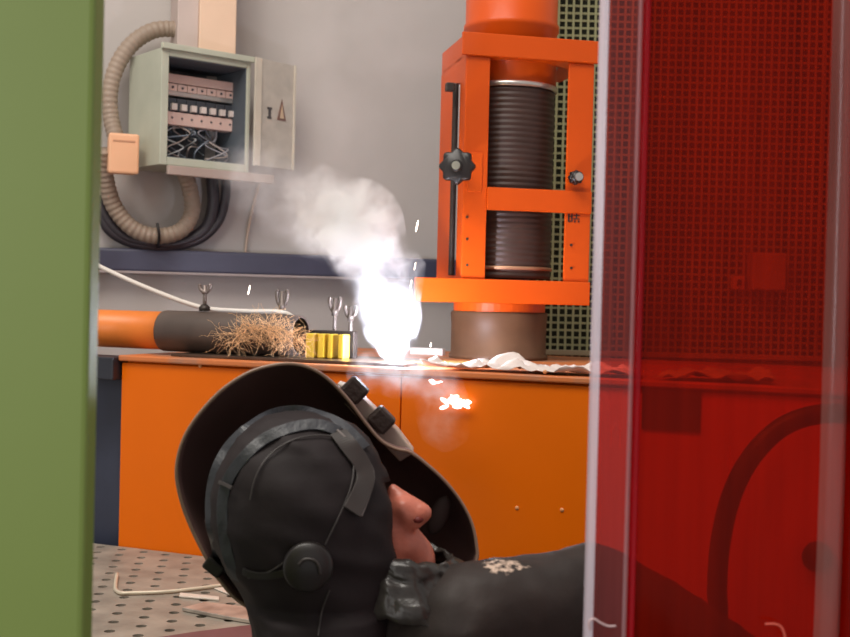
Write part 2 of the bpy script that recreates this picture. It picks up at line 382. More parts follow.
# ------------------------------------------------------------------ mesh screen at the back right
SF = Fr((0, 3.1, 0), 0)
gx0 = SF.l(553, 200).x - .035; gx1 = SF.l(832, 200).x; gz0 = TOP - .30; gz1 = 2.25
ms = thing('mesh_screen', (gx0, 3.1, 0), 0, 'tall grey-green square wire mesh screen behind the orange bellows frame', 'mesh screen')
pit = .0190; bw = .0028
GRID = mat('olive_grid', (.37, .39, .20), .5, var=.12)
bm = bmesh.new(); nxg = int((gx1 - gx0) / pit); nzg = int((gz1 - gz0) / pit)
for i in range(nxg + 1): bx(bm, (i*pit - bw, 0, gz0), (i*pit + bw, .004, gz0 + nzg*pit))
for j in range(nzg + 1): bx(bm, (-bw, .004, gz0 + j*pit - bw), (nxg*pit + bw, .008, gz0 + j*pit + bw))
build('wire_grid', bm, GRID, ms)
box('backing_panel', (0, .05, 0), (nxg*pit, .06, gz1), mat('black_backing', (.032, .036, .02), .8), ms, 0)
bz = CAM.z - (352 - 303) / F * 3.1
box('cross_bar', (-.01, -.012, bz - .008), (nxg*pit, 0, bz + .006), mat('tan_bar', (.42, .34, .20), .5), ms)
box('frame_post', (-.02, .0, 0), (-.005, .05, gz1), DARKST, ms)
box('frame_post', (nxg*pit + .005, -.0, 0), (nxg*pit + .02, .05, gz1), DARKST, ms)
# second grey machine column at far right behind curtain
q = SF.l(836, 200)
gc = thing('grey_column', (q.x + .02, 3.0, 0), 0, 'pale grey column standing at the right edge behind the red curtain', 'column')
box('shaft', (0, 0, 0), (.28, .2, 2.5), mat('pale_column', (.45, .42, .40), .6), gc, .01)
box('base', (-.02, -.02, 0), (.30, .22, .08), DARKST, gc, .01)
q0, q1 = SF.l(752, 290, -.06), SF.l(787, 253, -.06)
sb = thing('control_box', (q0.x, 3.04, q0.z), 0, 'small pale control box on the mesh screen, seen through the red curtain', 'control box')
box('housing', (0, 0, 0), (q1.x - q0.x, .058, q1.z - q0.z), mat('box_grey', (.40, .34, .28), .5), sb, .004)
q2, q3 = SF.l(736, 289, -.06), SF.l(748, 276, -.06)
box('label_plate', (q2.x - q0.x, .03, q2.z - q0.z), (q3.x - q0.x, .058, q3.z - q0.z), mat('label_pale', (.6, .5, .4), .5), sb, .001)
cxm, czm = (q2.x + q3.x)/2 - q0.x, (q2.z + q3.z)/2 - q0.z
box('switch', (cxm - .005, .022, czm - .008), (cxm + .005, .03, czm + .008), BLACKP, sb, .001)
box('bracket_arm', (q3.x - q0.x, .045, czm - .004), (.0, .052, czm + .004), DARKST, sb, .001)

# ------------------------------------------------------------------ bellows frame
LY = math.atan(0.22)
lo = at(484, 285, 2.62); LF = Fr((lo.x, lo.y, 0), LY)
lf = thing('bellows_frame', LF.o, LY, 'orange steel frame holding an upright duct with brown bellows on the cabinet', 'machine frame')
def lx(px, py, y=0): v = LF.l(px, py, y); return v
DP = .235
def lbox(name, pa, pb, y0, y1, m=ORANGE2, bev=.0025, par=None):
    A, B_ = lx(*pa, y0), lx(*pb, y0)
    return box(name, (min(A.x, B_.x), y0, min(A.z, B_.z)), (max(A.x, B_.x), y1, max(A.z, B_.z)), m, par or lf, bev)
xA = lx(487, 200).x; xL = lx(463, 200).x; xR0 = lx(565.5, 200).x; xR1 = lx(591, 200).x
zT1, zT0 = lx(490, 34).z, lx(490, 57).z; zM1, zM0 = lx(487, 187).z, lx(487, 210).z; zB1, zB0 = lx(480, 279).z, lx(480, 303).z
xT0 = lx(487, 40).x - .005
box('front_post', (xL, 0, zB1), (xA, .006, zT0), ORANGE2, lf)
box('front_post', (xR0, 0, zB1), (xR1, .006, zT0), ORANGE2, lf)
box('top_bar', (xL - .012, -.008, zT0), (xR1 + .008, .0, zT1), ORANGE2, lf)
box('middle_bar', (xA - .001, -.006, zM0), (xR1, -.0, zM1), ORANGE2, lf)
box('bottom_bar', (lx(414, 290).x, -.010, zB0), (xR1, .0, zB1), ORANGE2, lf)
# side plates with a slot
zs1, zs0 = lx(460, 78).z, lx(460, 275).z
bm = bmesh.new()
bx(bm, (xL, .006, zB1), (xL + .005, .05, zT1)); bx(bm, (xL, .085, zB1), (xL + .005, DP, zT1)); bx(bm, (xL, .05, zs1), (xL + .005, .085, zT1)); bx(bm, (xL, .05, zB1), (xL + .005, .085, zs0))
build('side_plate', bm, ORANGE2, lf)
box('side_plate', (xR1 - .005, .006, zB1), (xR1, .05, zT0), ORANGE2, lf)
box('back_post', (xL, DP, zB1), (xL + .04, DP + .006, zT0), ORANGE2, lf)
bm = bmesh.new()
CXc = lx(507, 200, .12).x; CYc = .12; RC = .105
def ringplate(z0, z1, rin, xa, xb, ya, yb):
    bm = bmesh.new(); n = 40
    for z in (z0, z1):
        pass
    rings = []
    for (rr, z) in ((rin, z0), (rin, z1)):
        rings.append([bm.verts.new((CXc + rr*math.cos(2*math.pi*k/n), CYc + rr*math.sin(2*math.pi*k/n), z)) for k in range(n)])
    outs = []
    for z in (z0, z1):
        ro = []
        for k in range(n):
            ca, sa = math.cos(2*math.pi*k/n), math.sin(2*math.pi*k/n)
            s = 9
            if ca > 1e-6: s = min(s, (xb - CXc)/ca)
            if ca < -1e-6: s = min(s, (xa - CXc)/ca)
            if sa > 1e-6: s = min(s, (yb - CYc)/sa)
            if sa < -1e-6: s = min(s, (ya - CYc)/sa)
            ro.append(bm.verts.new((CXc + ca*s, CYc + sa*s, z)))
        outs.append(ro)
    for k in range(n):
        k2 = (k+1) % n
        bm.faces.new((rings[0][k], rings[0][k2], rings[1][k2], rings[1][k])); bm.faces.new((outs[0][k], outs[0][k2], outs[1][k2], outs[1][k]))
        for j in (0, 1): bm.faces.new((rings[j][k], rings[j][k2], outs[j][k2], outs[j][k]))
    return bm
build('top_plate', ringplate(zT0, zT0 + .006, RC + .003, xL, xR1, 0, DP), ORANGE2, lf)
build('bottom_plate', ringplate(zB1 - .006, zB1, .06, xL, xR1, 0, DP), ORANGE2, lf)
zcyl = lx(508, 78, 0).z
build('upper_duct', lathe(bmesh.new(), [(RC - .004, zcyl), (RC, zcyl), (RC, zT1 + .03), (RC + .004, zT1 + .034), (RC + .004, zT1 + .045), (RC, zT1 + .05), (RC, 2.5), (RC - .004, 2.5)], (CXc, CYc, 0), 48), ORANGE2, lf, True)
build('duct_clamp', lathe(bmesh.new(), [(RC, zcyl - .012), (RC + .004, zcyl - .011), (RC + .004, zcyl - .001), (RC, zcyl)], (CXc, CYc, 0), 48), STEEL, lf, True)
prof = []; z = zcyl - .012; zend = zB1 + .004; nrib = 34; hgt = (z - zend) / nrib
for k in range(nrib):
    prof += [(RC - .0035, z), (RC - .001, z - hgt*.35), (RC - .001, z - hgt*.55), (RC - .0035, z - hgt*.95)]; z -= hgt
build('bellows', lathe(bmesh.new(), prof, (CXc, CYc, 0), 48), BELLOWS, lf, True)
q = lx(525, 268, -.0); zc2 = q.z
build('duct_clamp', lathe(bmesh.new(), [(RC, zc2 - .004), (RC + .002, zc2 - .003), (RC + .002, zc2 + .003), (RC, zc2 + .004)], (CXc, CYc, 0), 48), mat('copper_band', (.45, .24, .14), .4, .5), lf, True)
# lower collar
zl = lx(496, 312, .0).z
build('lower_flange', lathe(bmesh.new(), [(.05, zB0 + .004), (RC, zB0 + .004), (RC, zl), (.05, zl)], (CXc - .012, CYc, 0), 48), ORANGE2, lf, False)
build('lower_collar', lathe(bmesh.new(), [(RC - .02, zl), (RC + .003, zl), (RC + .006, zl - .005), (RC + .004, zl - .03), (RC + .004, TOP + .012), (RC + .008, TOP + .010), (RC + .008, TOP + .0005), (RC - .02, TOP + .0005)], (CXc - .012, CYc, 0), 48), mat('brown_collar', (.115, .055, .028), .5, var=.3, scale=8, coat=.0, spec=.25), lf, True)
# spindle and star knobs
build('threaded_rod', tube(bmesh.new(), [Vector((xL - .006, .068, zs0 + (zs1 - zs0)*k/160)) for k in range(161)], .006, 10, rf=lambda i, t: .006 if i % 2 else .0075), DARKST, lf, True)
def star(px, py, y, ax, rad=.034, par=lf):
    v = lx(px, py, y)
    bm = bmesh.new(); n = 56
    r0 = [bm.verts.new((0, 0, 0))]; rings = []
    for h, s in ((0, .9), (.004, 1), (.016, 1), (.020, .9)):
        rings.append([bm.verts.new(((rad*s*(1 + .09*math.cos(8*2*math.pi*k/n)))*math.cos(2*math.pi*k/n), (rad*s*(1 + .09*math.cos(8*2*math.pi*k/n)))*math.sin(2*math.pi*k/n), h)) for k in range(n)])
    for A, B_ in zip(rings, rings[1:]):
        for k in range(n): bm.faces.new((A[k], A[(k+1) % n], B_[(k+1) % n], B_[k]))
    bm.faces.new(rings[-1]); bm.faces.new(rings[0][::-1]); bm.verts.remove(r0[0])
    lathe(bm, [(.013, .020), (.013, .026), (.008, .028), (0, .028)], seg=16)
    M = Matrix.Translation(v) @ ax
    bmesh.ops.transform(bm, matrix=M, verts=bm.verts)
    k = build('star_knob', bm, BLACKP, par, True)
    bm = lathe(bmesh.new(), [(.009, .028), (.009, .034), (0, .034)], seg=12); bmesh.ops.transform(bm, matrix=M, verts=bm.verts)
    build('nut', bm, STEEL, k, False)
    return k
toL = Matrix.Rotation(R(90), 4, 'X') @ Matrix.Rotation(R(-38), 4, 'Y')
kx = lx(458, 167, -.03)
star(458, 167, -.03, Matrix.Rotation(R(90), 4, 'X') @ Matrix.Rotation(R(-22), 4, 'Y'), .036)
build('knob_shaft', tube(bmesh.new(), [Vector((kx.x, -.03, kx.z)), Vector((xL + .004, .01, kx.z))], .008, 10), DARKST, lf)
lbox('knob_plate', (468, 152), (482, 192), -.003, 0, ORANGE2, .001)
star(574, 178, -.008, Matrix.Rotation(R(90), 4, 'X'), .015)
bm = bmesh.new()
for (a0, b0, a1, b1) in ((568, 212, 569.3, 222), (568, 212, 572, 213.2), (568, 216, 572, 217), (568, 220.8, 572, 222), (571.2, 212, 572.4, 222), (573.5, 212, 579.5, 213.2), (575.8, 212, 577, 219), (573.5, 215, 579.5, 216.2), (573.5, 218.4, 579.5, 219.6), (574, 220.5, 575.5, 222.5), (577.8, 220.5, 579.3, 222.5)):
    A, B_ = lx(a0, b0), lx(a1, b1); bx(bm, (A.x, -.0012, B_.z), (B_.x, 0, A.z))
build('painted_character', bm, mat('mark_dark', (.03, .012, .01), .6), lf)
lbox('clamp_block', (447, 82), (455, 91), .03, .05, DARKST)
for px, py in ((467, 217), (467, 239), (467, 265), (571, 245), (571, 268)):
    v = lx(px, py); build('bolt', lathe(bmesh.new(), [(0, -.003), (.003, -.003), (.003, 0)], (v.x, 0, v.z), seg=8, axis='Y'), DARKST, lf)

# ------------------------------------------------------------------ things on the cabinet top
def on_top(px, py, z=0.0):
    d = CR @ Vector(((px - W/2)/F, -(py - H/2)/F, -1)); return CAM + d * ((TOP + z - CAM.z) / d.z)
def cab_at(px, py, y): return CF.w(CF.l(px, py, y))
# lying pipe
rP = .043
pl = CF.l(96, 330, .10); pr = CF.l(306, 330, .10); pm = CF.l(165, 330, .10)
pp = thing('lying_pipe', CF.w((pl.x, .10, TOP + rP + .0075)), PS, 'thick orange pipe with a charcoal sleeve lying on the cabinet', 'pipe')
L1, L2 = pm.x - pl.x, pr.x - pl.x - .012
build('orange_section', lathe(bmesh.new(), [(rP - .006, -.25), (rP - .002, -.25), (rP - .002, L1), (rP - .006, L1)], axis='X', seg=32), mat('pipe_orange', (.74, .20, .03), .4, var=.12, scale=10), pp, True)
build('dark_sleeve', lathe(bmesh.new(), [(rP - .006, L1), (rP, L1), (rP + .001, L1 + .004), (rP + .001, L2 - .05), (rP - .002, L2), (rP - .006, L2)], axis='X', seg=32), mat('sleeve', (.075, .052, .042), .5, var=.3, scale=9), pp, True)
def stud(name, px, ytop, ybot, y, label, cat='clamp screw', wing=True, m=mat('dull_steel', (.20, .16, .14), .45, .5)):
    b = CF.l(px, ybot, y); t = CF.l(px, ytop, y); h = t.z - b.z
    g = thing(name, CF.w((b.x, y, b.z)), PS, label, cat)
    build('stem', tube(bmesh.new(), [Vector((0, 0, 0)), Vector((0, 0, h))], .0045, 10), m, g, True)
    build('foot', lathe(bmesh.new(), [(0, .0), (.012, 0), (.012, .008), (.006, .014), (0, .014)], seg=16), DARKST, g, True)
    if wing:
        for s in (-1, 1): build('wing', tube(bmesh.new(), spline([(0, 0, h*.72), (s*.009, 0, h*.80), (s*.013, 0, h*.95), (s*.011, 0, h*1.02)], 5), .0042, 8), m, g, True)
        build('hub', lathe(bmesh.new(), [(0, h*.66), (.007, h*.66), (.007, h*.8), (0, h*.8)], seg=12), m, g, True)
    return g
g = stud('clamp_screw', 204.5, 285, 311, .10, 'dark wing screw standing on top of the charcoal pipe sleeve', m=mat('rusty_steel', (.25, .2, .18), .4, .5))
stud('clamp_screw', 281, 291, 350, .22, 'silver wing screw rising behind the tangled metal fibres')
stud('clamp_screw', 334, 298, 350, .20, 'tall silver wing screw directly behind the yellow blocks')
stud('clamp_screw', 350, 306, 350, .20, 'silver wing screw nearest the welding arc')
YEL = mat('yellow_brass', (.85, .60, .06), .35, .1, var=.1)
for i, (a0, a1, lab) in enumerate(((305, 314.5, 'bright yellow square block, farthest from the arc'), (317, 325, 'yellow square block second from the pipe'), (327, 333, 'narrow yellow block third from the pipe'), (337.5, 344, 'yellow square block closest to the welding arc'))):
    A = CF.l(a0, 349, .10); B_ = CF.l(a1, 327, .10)
    o = box('brass_block', (0, 0, 0), (B_.x - A.x, .03, .050), YEL, None, .003); o.location = CF.w((A.x, .10, TOP + .0062)); o.rotation_euler.z = PS
    tag(o, lab, 'block', 'yellow blocks under the clamp bar')
A, B_ = CF.l(311, 326, .15), CF.l(356, 320, .15)
o = box('clamp_bar', (0, 0, 0), (B_.x - A.x, .02, .056), DARKST, None, .002); o.location = CF.w((A.x, .142, TOP + .0062)); o.rotation_euler.z = PS
tag(o, 'dark steel clamp bar standing behind the yellow blocks', 'steel bar')
# work plate
A = CF.l(168, 352, .02); B_ = CF.l(402, 358, .02)
o = box('base_plate', (0, 0, 0), (B_.x - A.x, .22, .006), mat('scorched_plate', (.10, .06, .04), .35, .5, var=.5, scale=14), None, .001); o.location = CF.w((A.x, .03, TOP + .0004)); o.rotation_euler.z = PS
tag(o, 'long thin scorched steel plate under the pipe and yellow blocks', 'steel plate')
A = CF.l(415, 358, .14); B_ = CF.l(488, 358, .14)
bm = bmesh.new(); w_ = B_.x - A.x
f = bm.faces.new([bm.verts.new(p) for p in ((0, 0, 0), (w_*.7, -.01, 0), (w_, .05, 0), (w_*.6, .13, 0), (.02, .10, 0))]); r = bmesh.ops.extrude_face_region(bm, geom=[f]); bmesh.ops.translate(bm, verts=[v for v in r['geom'] if isinstance(v, bmesh.types.BMVert)], vec=(0, 0, .007))
o = build('workpiece', bm, mat('orange_lit_steel', (.45, .28, .08), .35, .5, var=.3, scale=20), None, bevel=.001); o.location = CF.w((A.x, .10, TOP + .0005)); o.rotation_euler.z = PS  # orange light on the plate put into its golden colour
tag(o, 'pointed steel workpiece coloured as orange-lit, beside the welding arc', 'workpiece')
A = CF.l(410, 336, .55); B_ = CF.l(447, 330, .55)
o = box('steel_bar', (0, 0, 0), (B_.x - A.x - .01, .02, .016), mat('white_bar', (.80, .76, .74), .4), None, .002); o.location = CF.w((A.x, .55, TOP)); o.rotation_euler.z = PS
tag(o, 'short white bar on the cabinet behind the arc', 'bar')
# white cable
tag(tubeobj('cable', [cab_at(60, 246, .35), cab_at(103, 268, .30), cab_at(150, 289, .26), cab_at(200, 307, .20), cab_at(240, 311, .20), cab_at(285, 313, .21), cab_at(300, 330, .22), on_top(306, 345.5, .006)], .0052, WHITEC), 'white cable sagging down onto the charcoal pipe', 'cable')
# fibres
bm = bmesh.new()
fc = [CF.l(228, 340, .045), CF.l(268, 326, .05), CF.l(300, 345, .045)]
for k in range(420):
    t = random.random(); base = fc[0].lerp(fc[1], t*1.0) if random.random() < .45 else fc[1].lerp(fc[2], random.random())
    pts = []; d = Vector((random.uniform(-1, 1), random.uniform(-.3, .3), random.uniform(-.45, .45))).normalized()
    p = base + Vector((random.gauss(0, .010), random.gauss(-.005, .008), random.gauss(0, .006)))
    for j in range(6):
        p = p + d * random.uniform(.005, .012); d = (d + Vector((random.gauss(0, .35), random.gauss(0, .15), random.gauss(-.04, .35)))).normalized()
        q = p.copy(); q.z = min(max(q.z, TOP + .006), TOP + .115); q.y = min(q.y, .055 if q.z < TOP + .09 else .12); pts.append(q)
    tube(bm, spline(pts, 3), .00028, 4)
o = build('metal_fibres', bm, mat('copper_fibre', (.90, .55, .28), .4, .1, var=.3), None, True); o.location = CF.o; o.rotation_euler.z = PS
tag(o, 'tangle of fine coppery metal fibres on the charcoal pipe sleeve', 'metal fibres', kind='stuff')
# crumpled paper sheets
def sheet(name, pts, amp, seed, m, label, cat, lift=.004):
    (x0, y0), (x1, y1), (x2, y2), (x3, y3) = pts; nx_, ny_ = 40, 14; bm = bmesh.new(); G = []
    for j in range(ny_ + 1):
        row = []
        for i in range(nx_ + 1):
            u, v = i/nx_, j/ny_
            a_ = Vector((x0, y0)).lerp(Vector((x1, y1)), u); b_ = Vector((x3, y3)).lerp(Vector((x2, y2)), u); p = a_.lerp(b_, v)
            n = noise.fractal(Vector((p.x*14 + seed, p.y*22, seed)), 1, 2, 3)
            row.append(bm.verts.new((p.x + noise.noise(Vector((u*5, seed, v))) * .01, p.y + noise.noise(Vector((u*7, seed + 3, v))) * .012, TOP + lift + amp * abs(n))))
        G.append(row)
    for j in range(ny_):
        for i in range(nx_): bm.faces.new((G[j][i], G[j][i+1], G[j+1][i+1], G[j+1][i]))
    o = build(name, bm, m, None, True); o.location = CF.o; o.rotation_euler.z = PS
    s = o.modifiers.new('solid', 'SOLIDIFY'); s.thickness = .0012; s.offset = 1
    return tag(o, label, cat)
A = CF.l(418, 372, 0).x; Bx = CF.l(640, 372, 0).x
sheet('crumpled_sheet', ((A, .006), (Bx, .004), (Bx - .03, .13), (A + .02, .09)), .028, 3, mat('white_sheet', (.72, .62, .58), .7, var=.08), 'crumpled white sheet lying along the front of the cabinet top', 'sheet')
A = CF.l(655, 378, 0).x; Bx = CF.l(775, 378, 0).x
sheet('crumpled_sheet', ((A, .01), (Bx, .02), (Bx - .04, .14), (A + .02, .12)), .03, 9, mat('grey_sheet', (.5, .42, .38), .6), 'crumpled grey sheet on the cabinet, seen through the red curtain', 'sheet')

# ------------------------------------------------------------------ hose in front of the cabinet, behind the curtain
HY = 1.86
hp = [at(x, y, HY) for x, y in ((718, 640), (717, 590), (720, 545), (730, 500), (748, 462), (775, 432), (806, 417), (845, 414), (890, 428))]
hp = [Vector((hp[0].x + .01, HY, 0.03)), Vector((hp[0].x + .005, HY, .4))] + hp + [Vector((hp[-1].x + .08, HY, .85)), Vector((hp[-1].x + .10, HY, .03))]
tag(tubeobj('hose', hp, .0155, mat('hose_black', (.022, .018, .015), .5), 10, 16), 'thick black hose arching upright before the cabinet, seen through the curtain', 'hose')

# ------------------------------------------------------------------ green post
gp = thing('green_post', (-.62, .90, 0), 0, 'broad olive green post filling the left edge of the view', 'post')
gxr = at(99.5, 318, .93).x
box('shaft', (-.35, 0, .01), (gxr + .62, .03, 2.6), GREEN, gp, .004)
box('foot_plate', (-.38, -.03, 0), (gxr + .65, .09, .01), GREEN, gp, .001)

# ------------------------------------------------------------------ person
SKIN = mat('skin', (.58, .175, .115), .42, var=.12, scale=60, bump=.15, bscale=200)
LEATHER = mat('black_jacket_cloth', (.030, .021, .018), .62, var=.2, scale=14, bump=.35, bscale=35, spec=.35)
HOODM = mat('black_hood_cloth', (.021, .0145, .0155), .72, var=.2, scale=10, bump=.3, bscale=30, spec=.3)
PY = 1.35
def W_(px, py, Y=PY): return at(px, py, Y)
hd = W_(306, 500, 1.355)
neck = W_(372, 590, 1.37); shR = W_(468, 622, 1.33); shL = W_(420, 606, 1.62)
elR = W_(600, 604, 1.40); wrR = Vector((.47, 1.47, .80)); elL = Vector((.08, 1.80, .84)); wrL = Vector((-.06, 1.93, 1.0))
chest = Vector((.06, 1.47, .84)); pelv = Vector((.08, 1.38, .50))
knR = Vector((.48, 1.24, .50)); knL = Vector((.46, 1.62, .50)); anR = Vector((.50, 1.22, .10)); anL = Vector((.48, 1.64, .10))
nose = W_(432, 512, 1.37); 
fx = Vector((1, .18, 0)).normalized()   # the way the face looks
HC = Vector((W_(322, 505, 1.37)))
def hand_chains(w, d, up, side):
    d = d.normalized(); up = up.normalized(); s = d.cross(up) * side; out = [[(w, .03), (w + d*.05, (.038, .030, .036)), (w + d*.09, (.036, .028, .034))]]
    for k, (off, ln) in enumerate(((-.030, .070), (-.010, .082), (.011, .076), (.031, .060))):
        b = w + d*.095 + s*off; out.append([(b, .0105), (b + d*ln*.45 - up*.006, .010), (b + d*ln*.75 - up*.025, .009), (b + d*ln*.82 - up*.045, .0085)])
    b = w + d*.035 - s*.032; out.append([(b, .013), (b - s*.022 + d*.025 - up*.01, .011), (b - s*.026 + d*.055 - up*.022, .0095)])
    return out
def skin_post(me):
    npos = W_(420, 519, 1.352)
    for v in me.vertices:
        d = (v.co - npos).length
        if d < .007: v.co += Vector((-.002, .006, .003)) * (1 - d/.007)
body_ch = [
    [(HC + Vector((-.025, 0, .005)), (.070, .062, .075)), (HC + Vector((.0, .0, .0)), (.056, .058, .070)), (HC + fx*.020 + Vector((0, 0, -.035)), (.048, .050, .050))],
    [(HC + fx*.058 + Vector((0, 0, -.03)), (.028, .034, .032)), (HC + fx*.062 + Vector((0, 0, -.075)), (.024, .026, .020))],
    # nose
    [(W_(393, 490, 1.37), .008), (W_(404, 499, 1.365), .0095), (W_(414, 507, 1.360), .0115), (W_(421.5, 513, 1.356), .0128)],
    [(W_(403, 508, 1.352), .0125), (W_(411, 516, 1.350), .0105), (W_(416, 523, 1.354), .0085)],
    # lips, chin
    [(W_(409, 533, 1.378), (.012, .02, .012)), (W_(422, 550, 1.380), (.014, .02, .012)), (W_(424, 562, 1.375), (.015, .02, .010)), (W_(414, 584, 1.375), (.02, .022, .018))],
    # cheek
    [(W_(388, 520, 1.372), .028), (W_(398, 547, 1.372), .028)],
    [(HC + Vector((-.02, 0, -.06)), .055), (neck, .056), (neck + Vector((.02, .04, -.08)), .06)],
    [(shR + Vector((0, .03, -.03)), .05), (chest, (.12, .16, .12)), (pelv, (.12, .15, .10))], [(shL + Vector((0, -.03, -.03)), .05), (chest, .10)],
    [(shR, .048), (elR, .038), (wrR, .026)], [(shL, .048), (elL, .038), (wrL, .026)],
    [(pelv + Vector((0, -.08, 0)), .075), (knR, .055), (anR, .038), (anR + Vector((.09, 0, -.05)), .03)], [(pelv + Vector((0, .08, 0)), .075), (knL, .055), (anL, .038), (anL + Vector((.09, 0, -.05)), .03)],
] + hand_chains(wrR, Vector((1, .6, -.5)), Vector((0, 0, 1)), 1) + hand_chains(wrL, Vector((-.2, 1, .25)), Vector((0, 0, 1)), 1)
person = soup(body_ch, .0042, 'person', SKIN, None, 5, skin_post)
tag(person, 'person in black hood and jacket seated low, face turned in profile under raised mask', 'person')
# ear, eye for the face (hidden by hood from here)
ey = HC + fx*.052 + Vector((0, -.030, .012))
build('eye', lathe(bmesh.new(), [(0, -.011), (.008, -.008), (.011, 0), (.008, .008), (0, .011)], ey, 16), mat('eye_white', (.6, .55, .5), .2), person, True)
# nostril
o = build('nostril', lathe(bmesh.new(), [(0, -.0045), (.0045, -.003), (.0066, 0), (.004, .003), (0, .0045)], W_(418, 519.5, 1.3455), 12), mat('nostril_dark', (.14, .012, .008), .6), person, True)
# jacket
jk = [
    [(shR + Vector((-.06, .03, -.035)), .070), (shR, .066), (W_(520, 608, 1.35), .058), (elR + Vector((-.01, 0, .010)), .062), (W_(680, 637, 1.42), .052), (W_(770, 690, 1.46), .045), (wrR, .042)],
    [(shL, .075), (elL, .062), (wrL, .042)],
    [(neck + Vector((.03, .06, -.06)), (.09, .12, .055)), (chest + Vector((0, 0, .02)), (.15, .20, .13)), (pelv + Vector((0, 0, .08)), (.15, .17, .10))],
    [(shR + Vector((0, .02, -.01)), .065), (shL, .07)],
    [(W_(300, 680, 1.40), (.07, .09, .07)), (chest, (.13, .17, .12))],
    [(shR + Vector((0, .0, -.0)), .06), (chest + Vector((0, -.06, 0)), .12)],
]
def wrinkle(amp, sc):
    def f(me):
        ns = [v.normal.copy() for v in me.vertices]
        for v, n in zip(me.vertices, ns):
            p = v.co * sc; k = noise.fractal(Vector((p.x, p.y, p.z)), 1, 2, 3); k2 = 1 - abs(noise.noise(p * 1.7 + Vector((9, 2, 1)))) * 2
            v.co += n * (amp * k + amp * .5 * k2)
    return f
JM = LEATHER
jacket = soup(jk, .007, 'jacket', JM, person, 8, wrinkle(.004, 13))
# pale dust worn into the jacket's arm
nt = LEATHER.node_tree; N = nt.nodes; L = nt.links; b = N['Principled BSDF']; src = b.inputs['Base Color'].links[0].from_socket
tc = N.new('ShaderNodeTexCoord'); acc = None
for (px, py, rr) in ((499, 566, .014), (513, 562, .011), (528, 558, .009), (545, 553, .008), (552, 557, .006), (563, 549, .005)):
    c_ = W_(px, py, 1.325); vm = N.new('ShaderNodeVectorMath'); vm.operation = 'DISTANCE'; L.new(tc.outputs['Object'], vm.inputs[0]); vm.inputs[1].default_value = c_
    mr = N.new('ShaderNodeMapRange'); mr.inputs[1].default_value = rr; mr.inputs[2].default_value = rr * 2.4; mr.inputs[3].default_value = 1; mr.inputs[4].default_value = 0; L.new(vm.outputs['Value'], mr.inputs[0])
    if acc is None: acc = mr.outputs[0]
    else:
        mx = N.new('ShaderNodeMath'); mx.operation = 'MAXIMUM'; L.new(acc, mx.inputs[0]); L.new(mr.outputs[0], mx.inputs[1]); acc = mx.outputs[0]
nz = N.new('ShaderNodeTexNoise'); nz.inputs['Scale'].default_value = 120; nz.inputs['Detail'].default_value = 8; L.new(tc.outputs['Object'], nz.inputs[0])
mu = N.new('ShaderNodeMath'); mu.operation = 'MULTIPLY'; L.new(acc, mu.inputs[0]); L.new(nz.outputs[0], mu.inputs[1])
rp = N.new('ShaderNodeMapRange'); rp.inputs[1].default_value = .40; rp.inputs[2].default_value = .60; L.new(mu.outputs[0], rp.inputs[0])
mixc = N.new('ShaderNodeMix'); mixc.data_type = 'RGBA'; L.new(rp.outputs[0], mixc.inputs[0]); L.new(src, mixc.inputs[6]); mixc.inputs[7].default_value = (.62, .46, .36, 1); L.new(mixc.outputs[2], b.inputs['Base Color'])
# collar
bm = bmesh.new()
def ring(bm, cx, cy, cz, rx, ry, tilt, n=40):
    return [bm.verts.new((cx + rx*math.cos(2*math.pi*k/n), cy + ry*math.sin(2*math.pi*k/n), cz + tilt*math.cos(2*math.pi*k/n) + .002*math.sin(k*2.3))) for k in range(n)]
nc = W_(404, 568, 1.375); rs = []
for (dz, rx, ry, dx) in ((.020, .052, .060, -.002), (.024, .058, .065, -.002), (.016, .066, .073, .0), (.004, .066, .074, .002), (-.004, .073, .080, .004), (-.020, .082, .090, .01), (-.040, .088, .095, .012)):
    rs.append(ring(bm, nc.x + dx, nc.y, nc.z + dz, rx, ry, -.010))
for A, B_ in zip(rs, rs[1:]):
    for k in range(40): bm.faces.new((A[k], A[(k+1) % 40], B_[(k+1) % 40], B_[k]))
bmesh.ops.subdivide_edges(bm, edges=bm.edges[:], cuts=2, use_grid_fill=True, smooth=1.0)
for v in bm.verts:
    q = v.co - nc; k = abs(noise.noise(Vector((q.x*22, q.y*22, q.z*85)))) + .6*abs(noise.noise(Vector((q.x*40, q.y*40 + 5, q.z*120)))); v.co += Vector((q.x, q.y, 0)).normalized() * (.010*k - .004)
o = build('collar', bm, mat('shiny_collar', (.040, .034, .030), .30, var=.3, scale=18, bump=.5, bscale=40), person, True); s = o.modifiers.new('s', 'SOLIDIFY'); s.thickness = .004
